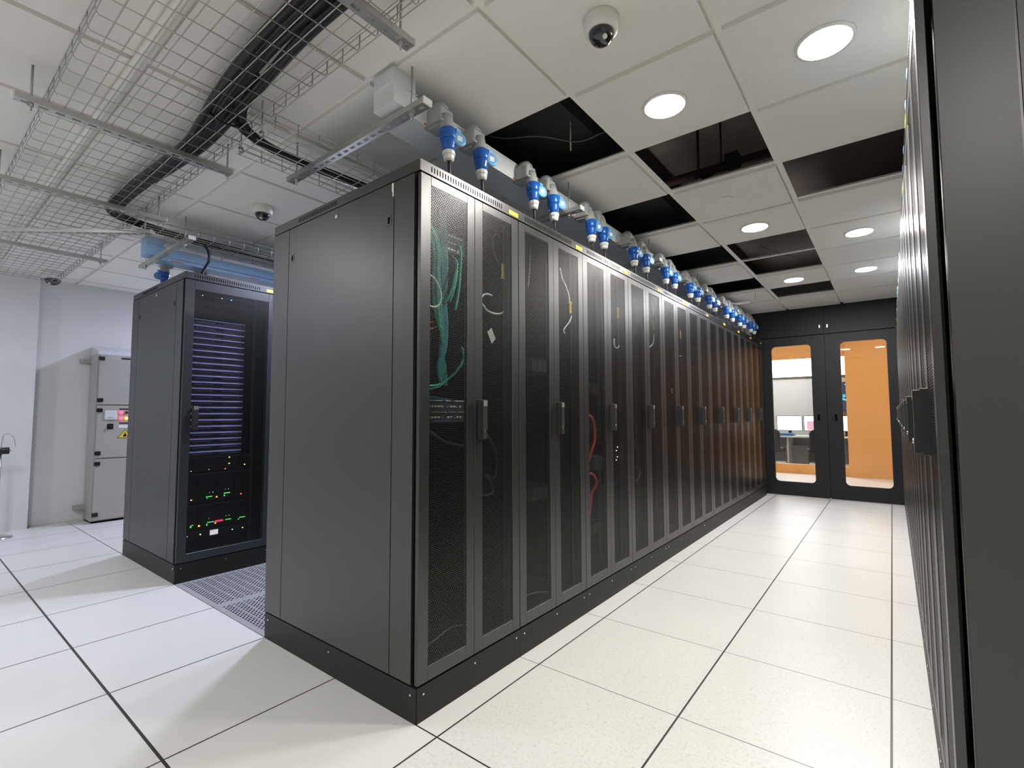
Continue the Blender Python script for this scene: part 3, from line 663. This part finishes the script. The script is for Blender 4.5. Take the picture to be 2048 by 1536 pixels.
trunk('black cable branch turning off into the narrow tray over the central row', [(-.50, -.37, Z+.01), (-.72, -.345, Z+.01), (-.85, -.29, Z), (-.90, -.16, 2.315), (-.90, .03, 2.308), (-.88, .3, 2.308), (-.86, .8, 2.308), (-.84, 3, 2.308), (-.83, 5.7, 2.308)], .012, 10, .028, seed=8)
b = MB('cable_black'); b.tube([(-2.50, .14, 2.30), (-2.47, .18, 2.26), (-2.46, .19, 2.18), (-2.50, .165, 2.10), (-2.53, .16, 2.035)], .009, sub=6)
tag(b.obj('power_cable'), 'single black cable dropping from the tray into the top of the left rack', 'cable')
b = MB('black_rubber'); b.tube([(-.84, -.42, Z-.008), (-.84, -.36, Z-.026), (-.83, -.29, Z-.008), (-.83, -.30, Z+.05), (-.84, -.36, Z+.06), (-.84, -.41, Z+.05), (-.84, -.42, Z-.008)], .005, n=6, sub=4)
tag(b.obj('cable_tie'), 'black tie strapping the bundles together at the branch', 'cable tie')
b = MB('ceiling_grid'); b.tube([(.9, -.655, 2.425), (-4.7, -.647, 2.425)], .017, n=16)
tag(b.obj('conduit_pipe'), 'pale round pipe running above the wide wire tray', 'pipe')

# ------------------------------------------------------------------ power bars and sockets
def busbar(loc, rz, L_, m, label, endbox=True):
    t = thing('power_busbar', label, 'power bar', loc, rz)
    b = MB(m); b.box(-.30, -.14, .07, L_, 0, .088); b.box(-.302, -.138, .07, L_, .083, .093); b.obj('rail_housing', t)
    st = MB('red_stripe'); y = .14
    while y < L_: st.box(-.1399, -.1385, y, y+.085, .003, .008); y += .6
    st.obj('red_stripe', t)
    eb = MB(m); eb.rbox(-.268, -.139, -.022, .095, .021, ZC-.006-loc[2]-.001, .008, 'z'); eb.box(-.271, -.136, -.024, .098, .10, .104); eb.obj('end_box', t)
    return t
BZ = 2.279
busbar((0, 0, BZ), 0, 6.0, 'duct_grey', 'long pale grey power bar hung above the front of the central row')
bb = busbar((-2.93, 0, BZ), 0, 3.2, 'duct_blue', 'light blue power bar hung above the left row')
def make_outlet():
    t = thing('power_outlet', 'x', 'power outlet')
    b = MB('outlet_grey'); b.rbox(-.100, .0, -.042, .042, .075, .135, .016, 'z', n=5); b.rbox(-.100, .008, -.045, .045, .070, .078, .012, 'z', n=4)
    hs = [(0, .041), (.012, .039), (.030, .030), (.040, .012)]
    b.lathe((-.042, 0, .134), (-.15, 0, 1), hs, n=20); b.box(-.080, -.02, -.030, .030, .060, .071); b.obj('housing', t)
    MB('outlet_grey').lathe((-.012, 0, .105), (.22, 0, -1), [(0, .030), (.045, .031), (.060, .034), (.066, .034)], n=20).obj('elbow_sleeve', t)
    ax = Vector((.06, 0, -1)).normalized()
    MB('plug_blue').lathe((.004, 0, .045), ax, [(0, .033), (.004, .0355), (.040, .0345), (.046, .032)], n=24).obj('socket_collar', t)
    l = MB('lid_blue'); n_ = Vector((.92, -.30, .10)).normalized(); c = Vector((.036, .032, .006))
    l.lathe(c, n_, [(0, .030), (.004, .0315), (.008, .030), (.010, .024)], n=24); l.box(.008, .038, .018, .042, .030, .050)
    lo = l.obj('lid', t)
    s_ = MB('white_label'); a_ = n_.cross(Vector((0, 0, 1))).normalized(); b_ = a_.cross(n_); c2 = c+n_*.0106
    s_.add([c2+a_*p*.0115+b_*q*.0115 for p, q in ((-1, -1), (1, -1), (1, 1), (-1, 1))], [(0, 1, 2, 3)]); s_.obj('label', lo)
    return t
def make_plug():
    t = thing('power_plug', 'x', 'power plug'); ax = Vector((.06, 0, -1)).normalized()
    o = Vector((.0068, 0, -.001))
    MB('plug_blue').lathe(o, ax, [(0, .0325), (.012, .032), (.034, .0265), (.050, .0245)], n=24).obj('plug_body', t)
    o2 = o+ax*.050
    MB('white_plastic').lathe(o2, ax, [(0, .0265), (.006, .0275), (.016, .0265), (.018, .023), (.034, .0215), (.040, .015)], n=10, smooth=False).obj('gland', t)
    o3 = o2+ax*.040
    MB('cable_black').tube([o3, o3+ax*.03, (o3.x-.002, .006, -.155), (o3.x-.010, .010, -.1765)], .0068, sub=4).obj('cord', t)
    return t
outlet = make_outlet(); plug = make_plug(); regkids(); used = False
PY = [(.195, .40), (.80, .99), (1.41, 1.57), (2.03, 2.24), (2.64, 2.84), (3.25, 3.46), (3.83, 4.02), (4.47, 4.72), (5.07, 5.27), (5.64, 5.84)]
OZ = 2.206
def place(x, y, rz, row, k, q):
    global used
    o = outlet if not used else copy_tree(outlet); p = plug if not used else copy_tree(plug); used = True
    wh = ('nearer', 'farther')[q]
    for ob, nm, gr in ((o, 'grey power outlet with blue lid', 'power outlets'), (p, 'blue and white power plug', 'power plugs')):
        ob.location = (x, y, OZ); ob.rotation_euler = (0, 0, rz); ob['label'] = f'{nm} over the {ORD[k]} rack of the {row} row, {wh} one'; ob['group'] = f'{gr} over the {row} row'
for k, pr in enumerate(PY):
    for q, y in enumerate(pr): place(-.062, y, 0, 'central', k, q)
bbR = busbar((RX-.0, 6.1+.05, BZ), math.pi, 6.0, 'duct_grey', 'long pale grey power bar hung above the right row')
for k in range(10):
    for q, dy in enumerate((.19, .40)): place(RX+.064, RY+.6*k+dy, math.pi, 'right', k, q)
for q, dy in enumerate((.17, .42)): place(-3.235-.062, dy, math.pi, 'left', 0, q)

# ------------------------------------------------------------------ glazed front
fr = MB('frame_black'); fr.box(-.14, .699, YD, YD+.05, 2.085, ZC-.002); fr.box(.702, 1.47, YD, YD+.05, 2.085, ZC-.002); fr.box(-.14, -.025, YD, YD+.05, 0, 2.085); fr.box(1.425, 1.47, YD, YD+.05, 0, 2.085)
fr.box(-.14, 1.47, YD+.012, YD+.045, ZC-.002, ZC+.02); fr.box(-.14, 1.47, YD+.030, YD+.052, 2.055, 2.09)  # second strip: dark backing added to block lobby light above the doors
fr.box(-.03, -.015, YD+.03, YD+.052, 0, 2.06); fr.box(1.415, 1.43, YD+.03, YD+.052, 0, 2.06); fr.box(.69, .71, YD+.0445, YD+.052, 0, ZC)
struct('trim_1', fr)
for x in (.654, .738):
    b = MB('chrome'); b.lathe((x, YD, 2.183), (0, -1, 0), [(0, .004), (.012, .004)], n=10); b.rbox(x-.004, x+.004, YD-.016, YD-.010, 2.160, 2.196, .002, 'y')
    tag(b.obj('panel_latch'), f'small chrome latch on the black panel above the glass doors, {"left" if x < .7 else "right"} one', 'latch')
def door(n, x0, x1, g0, g1, lock):
    z0, z1, a, b_ = .004, 2.066, .178, 1.962; R = .05; t = MB('frame_black'); ya, yb = YD+.004, YD+.044
    # outline with rounded cut-out: bridge outer rectangle to inner rounded loop
    inner = []
    for cx, cz, t0 in ((g1-R, b_-R, 0), (g0+R, b_-R, 90), (g0+R, a+R, 180), (g1-R, a+R, 270)):
        for k in range(7):
            th = math.radians(t0+15*k); inner.append((cx+R*math.cos(th), cz+R*math.sin(th)))
    outer = []
    for k, (px, pz) in enumerate(inner):
        q = k//7; cx = (x1, x0, x0, x1)[q]; cz = (z1, z1, z0, z0)[q]; outer.append((cx, cz))
    m_ = len(inner); vs = [(p[0], y, p[1]) for y in (ya, yb) for loop in (outer, inner) for p in loop]
    fs = []
    for k in range(m_):
        j = (k+1) % m_
        if outer[k] == outer[j]:
            fs.append((m_+k, m_+j, k)); fs.append((3*m_+j, 3*m_+k, 2*m_+k))
        else:
            fs.append((k, m_+k, m_+j, j)); fs.append((2*m_+k, 2*m_+j, 3*m_+j, 3*m_+k)); fs.append((k, j, 2*m_+j, 2*m_+k))
        fs.append((m_+j, m_+k, 3*m_+k, 3*m_+j))
    t.add(vs, fs); do = t.obj(f'door_{n}'); do['kind'] = 'structure'
    g = MB('door_glass'); g.add([(p[0], YD+.026, p[1]) for p in inner], [tuple(range(m_))]); g.obj('glass', do)
    MB('slot_dark').rbox(lock-.014, lock+.014, YD+.001, YD+.004, .975, 1.055, .006, 'y').obj('recessed_handle', do)
    MB('chrome').box(g0-.01, g1+.03, YD+.0025, YD+.004, 1.992, 1.995).obj('top_seam', do) if False else None
    return do
door(1, -.022, .699, .090, .547, .608); door(2, .703, 1.422, .863, 1.326, .791)
tag(MB('chrome').lathe((.702, YD-.004, .008), (0, -1, 0), [(0, .009), (.010, .007)], n=10).obj('floor_bolt'), 'tiny chrome bolt on the floor where the two glass doors meet', 'bolt')
tag(MB('chrome').lathe((-.03, YD, 2.05), (0, -1, 0), [(0, .005), (.004, .004)], n=8).obj('screw_head'), 'small bright screw at the top left corner of the glass doors', 'screw')

# ------------------------------------------------------------------ lobby and control room beyond
YL = 8.80
struct('floor_beyond', MB('room_floor').box(-3.0, 3.2, YD, YL, -.05, 0).box(-3.4, 3.2, YL+.1, 11.3, -.25, -.08))
lb = MB('orange_wall'); lb.box(.745, 3.2, YL-.05, YL+.10, 0, 2.75); lb.box(-3.0, .745, YL, YL+.10, -.08, .165); lb.box(-3.0, .745, YL, YL+.1, 2.045, 2.75)
lb.box(3.2, 3.3, YD+.05, 11.3, 0, 2.75); struct('wall_beyond', lb)
struct('wall_lobby_left', MB('wall_white').box(-3.1, -3.0, YD+.1, YL, 0, 2.75))
struct('ceiling_beyond', MB('ceiling_tile').box(-3.1, 3.3, YD+.1, 11.4, 2.72, 2.80))
struct('wall_control_room', MB('grey_wall').box(-3.4, 3.3, 11.3, 11.4, -.1, 2.75).box(-3.5, -3.4, YL, 11.4, -.1, 2.75))
wg = MB('door_glass'); wg.add([(-3.0, YL+.05, .165), (.745, YL+.05, .165), (.745, YL+.05, 2.045), (-3.0, YL+.05, 2.045)], [(0, 1, 2, 3)])
o = wg.obj('window_1'); o['kind'] = 'structure'
t = thing('wall_display', 'long bright white display high on the control room wall', 'display', (-1.0, 11.28, 1.875))
MB('black_plastic').box(-1.9, 1.72, -.04, 0, -.01, .62).obj('bezel', t); MB('screen_white').box(-1.89, 1.71, -.043, -.040, 0, .61).obj('screen', t)
t = thing('wall_display', 'dark display with cyan network diagram beside the orange wall', 'display', (.42, 11.2, 1.10))
MB('black_plastic').box(-.30, .5, -.04, 0, 0, .62).obj('bezel', t); s_ = MB('screen_dark'); s_.box(-.29, .49, -.043, -.040, .01, .61)
for k in range(26):
    x, z = random.uniform(-.28, .4), random.uniform(.03, .56); s_.box(x, x+random.uniform(.02, .07), -.045, -.043, z, z+.018, 'screen_cyan')
s_.obj('screen', t)
t = thing('control_desk', 'white topped desk with grey front panels in the control room', 'desk', (-.9, 10.45, -.08))
MB('desk_white').box(-1.4, 1.9, -.40, .35, .660, .685).obj('desk_top', t)
MB('desk_grey').box(-1.4, 1.9, .25, .27, .12, .66).obj('modesty_panel', t)
for x in (-1.35, -.35, .55, 1.85): MB('desk_white').box(x-.015, x+.015, -.36, .3, 0, .66).obj('leg', t)
def monitor(x, y, z, wd, ht, label, lines=True, pink=False):
    t = thing('computer_monitor', label, 'monitor', (x, y, z), 0, 'monitors on the control room desk')
    MB('black_plastic').rbox(-wd/2, wd/2, -.02, .02, .10, .10+ht, .008, 'y').obj('bezel', t)
    s_ = MB('screen_white'); s_.box(-wd/2+.012, wd/2-.012, -.022, -.020, .112, .10+ht-.012)
    if lines:
        for zz, w0, w1 in ((.55, .1, .4), (.55, .5, .85), (.40, .1, .42), (.38, .6, .85)):
            s_.box(-wd/2+wd*w0, -wd/2+wd*w1, -.0235, -.022, .10+ht*zz, .10+ht*zz+.008, 'screen_line')
    if pink: s_.rbox(-wd/2+.05, -wd/2+.3, -.0235, -.022, .115, .115+ht*.60, .03, 'y', 'screen_pink')
    s_.obj('screen', t)
    b = MB('black_plastic'); b.box(-.03, .03, .02, .05, .0, .25); b.rbox(-.11, .11, -.06, .10, 0, .012, .02, 'z'); b.obj('stand', t)
monitor(-.355, 10.45, .605, .47, .31, 'monitor showing a white page with grey text lines, seen through the left glass door')
monitor(.14, 10.45, .605, .47, .31, 'monitor partly pink behind the black office chair', False, True)
monitor(.63, 10.45, .605, .47, .31, 'monitor beside the edge of the orange wall', True)
tag(MB('blue_cable').rbox(-.52, -.25, 10.15, 10.32, .6055, .66, .02, 'z').obj('desk_phone'), 'dark blue desk phone in front of the left monitor', 'phone')
tag(MB('desk_white').rbox(-.20, .0, 10.12, 10.28, .6055, .625, .01, 'z').obj('keyboard'), 'pale keyboard on the control room desk', 'keyboard')
tag(MB('desk_grey').rbox(-.46, -.05, 10.52, 10.66, -.079, .40, .02, 'z').obj('desktop_computer'), 'grey computer case under the control room desk', 'computer')
def chair(x, y, rz, label):
    t = thing('office_chair', label, 'office chair', (x, y, -.08), rz, 'black office chairs in the control room')
    bk = MB('chair_black'); bk.rbox(-.22, .22, -.26, -.20, .40, .84, .09, 'y', n=6); bevel(bk.obj('backrest', t), .02, 3)
    st = MB('chair_black'); st.rbox(-.24, .24, -.22, .24, .40, .47, .07, 'z', n=5); st.obj('seat', t)
    c = MB('black_plastic'); c.tube([(0, 0, .08), (0, 0, .40)], .025); c.tube([(0, -.20, .42), (0, -.245, .5)], .02); c.obj('column', t)
    ft = MB('black_plastic')
    for k in range(5):
        a_ = k*2*math.pi/5; ft.tube([(0, 0, .09), (.27*math.cos(a_), .27*math.sin(a_), .06)], .018); ft.lathe((.27*math.cos(a_), .27*math.sin(a_)-.015, .03), (0, 1, 0), [(0, .03), (.03, .03)], n=10)
    ft.obj('base', t)
chair(-.605, 9.72, 0, 'black office chair at the left edge of the left glass door')
chair(.275, 9.72, .2, 'black office chair in front of the pink monitor')
for x, y in ((-.2, 7.4), (1.4, 7.4)):  # unseen lamps, added to light the lobby
    t = thing('unseen_lobby_light', f'unseen round downlight added in the lobby ceiling behind the {"left" if x < 1 else "right"} glass door', 'ceiling light', (x, y, 2.72), group='unseen lobby downlights')
    MB('white_plastic').lathe((0, 0, 0), (0, 0, -1), [(0, .1), (.006, .09)], n=24).obj('trim_ring', t)
    MB('lamp_neutral').lathe((0, 0, -.006), (0, 0, -1), [(0, .08), (.001, .08)], n=24).obj('diffuser', t)
    area('downlight_lamp', (0, 0, -.012), (1, .95, .88), 18, .16, t)
t = thing('control_room_light', 'square ceiling light of the control room', 'ceiling light', (-.6, 10.0, 2.72))
MB('lamp_neutral').box(-.3, .3, -.3, .3, -.012, 0).obj('diffuser', t)
area('panel_lamp', (0, 0, -.02), (1, 1, 1), 34, .55, t)

# ------------------------------------------------------------------ wall switchboard
PX = -4.97
t = thing('electrical_switchboard', 'grey wall switchboard with three doors, lit push buttons and yellow warning triangle', 'electrical cabinet', (PX, .12, 0))
b = MB('panel_beige'); b.box(-.31, -.02, 0, .8, .02, 1.70); b.box(-.31, -.02, .01, .79, 0, .02, 'slot_dark'); b.obj('cabinet_body', t)
b = MB('panel_top'); b.add([(-.31, 0, 1.70), (-.02, 0, 1.70), (-.02, .8, 1.70), (-.31, .8, 1.70), (-.31, .015, 1.80), (-.05, .015, 1.735), (-.05, .785, 1.735), (-.31, .785, 1.80)], [(3, 2, 1, 0), (4, 5, 6, 7), (0, 1, 5, 4), (1, 2, 6, 5), (2, 3, 7, 6), (3, 0, 4, 7)]); b.obj('sloped_top', t)
for z0, z1, hz in ((.03, .636, (.085, .590)), (.646, 1.176, (.695, 1.128)), (1.186, 1.695, (1.230, 1.655))):
    d = MB('panel_beige'); d.box(-.019, 0, .012, .79, z0, z1); do = bevel(d.obj('door', t), .003)
    for z in hz: MB('black_plastic').rbox(-.001, .010, .004, .052, z-.019, z+.019, .005, 'x').obj('hinge', do)
    if z0 > 1: MB('black_plastic').rbox(0, .006, .19, .33, 1.660, 1.675, .004, 'x').obj('handle', do)
    if .6 < z0 < 1:
        m1 = MB('white_plastic'); m1.rbox(0, .012, .072, .170, 1.035, 1.125, .003, 'x'); m1.box(.012, .013, .078, .164, 1.041, 1.119, 'meter_face'); m1.box(.013, .0135, .09, .15, 1.052, 1.056, 'device_grey'); m1.obj('meter', do)
        MB('black_plastic').rbox(0, .004, .095, .145, .935, .99, .004, 'x').lathe((.004, .12, .963), (1, 0, 0), [(0, .017), (.022, .014)], n=14).obj('rotary_switch', do)
        for y, z, mm in ((.205, 1.105, 'led_red'), (.25, 1.105, 'pipe_red'), (.205, 1.045, 'led_red'), (.25, 1.045, 'led_amber'), (.295, 1.045, 'led_red')):
            MB(mm).lathe((0, y, z), (1, 0, 0), [(0, .014), (.010, .013), (.014, .008)], n=16).obj('push_button', do)
        for z in (1.14, .995): MB('black_plastic').box(0, .001, .19, .33, z-.006, z+.006).obj('label_strip', do)
        MB('white_label').box(0, .001, .19, .30, .948, .975).obj('white_label', do)
        s_ = MB('warning_yellow'); s_.add([(.0012, .19, .845), (.0012, .30, .845), (.0012, .245, .925)], [(0, 1, 2)]); s_.add([(.0016, .228, .856), (.0016, .262, .856), (.0016, .252, .880), (.0016, .258, .880), (.0016, .240, .902), (.0016, .244, .880), (.0016, .236, .880)], [(0, 1, 2, 3, 4, 5, 6)], 'slot_dark')
        s_.add([(.0008, .182, .840), (.0008, .308, .840), (.0008, .245, .932)], [(0, 1, 2)], 'slot_dark'); s_.obj('warning_triangle', do)
for z in (1.64, .138): MB('steel_dull').box(-.32, -.27, -.085, .02, z-.02, z+.02).box(-.325, -.315, -.085, .02, z-.02, z+.02).obj('wall_bracket', t)
# chrome stand at the left edge
t = thing('chrome_stand', 'chrome post with black grip on a round foot at the left edge', 'stand', (-4.90, -.545, 0))
b = MB('chrome'); b.lathe((0, 0, 0), (0, 0, 1), [(0, .115), (.008, .115), (.025, .06), (.04, .03), (.045, .022)], n=28); b.obj('foot', t)
MB('chrome').tube([(0, 0, .04), (0, 0, .80)], .018, n=14).obj('post', t)
MB('black_rubber').tube([(.0, -.10, .765), (.0, .062, .765)], .030, n=14).obj('grip', t)
b = MB('chrome')
for s_ in (-1, 1): b.tube([(0, s_*.01, .79), (0, .02*s_, .90), (0, .05*s_, .915), (0, .085*s_, .88), (0, .10*s_, .80)], .003, n=6, sub=5)
b.tube([(0, -.12, .765), (0, .075, .765)], .008, n=8); b.obj('wire_arms', t)
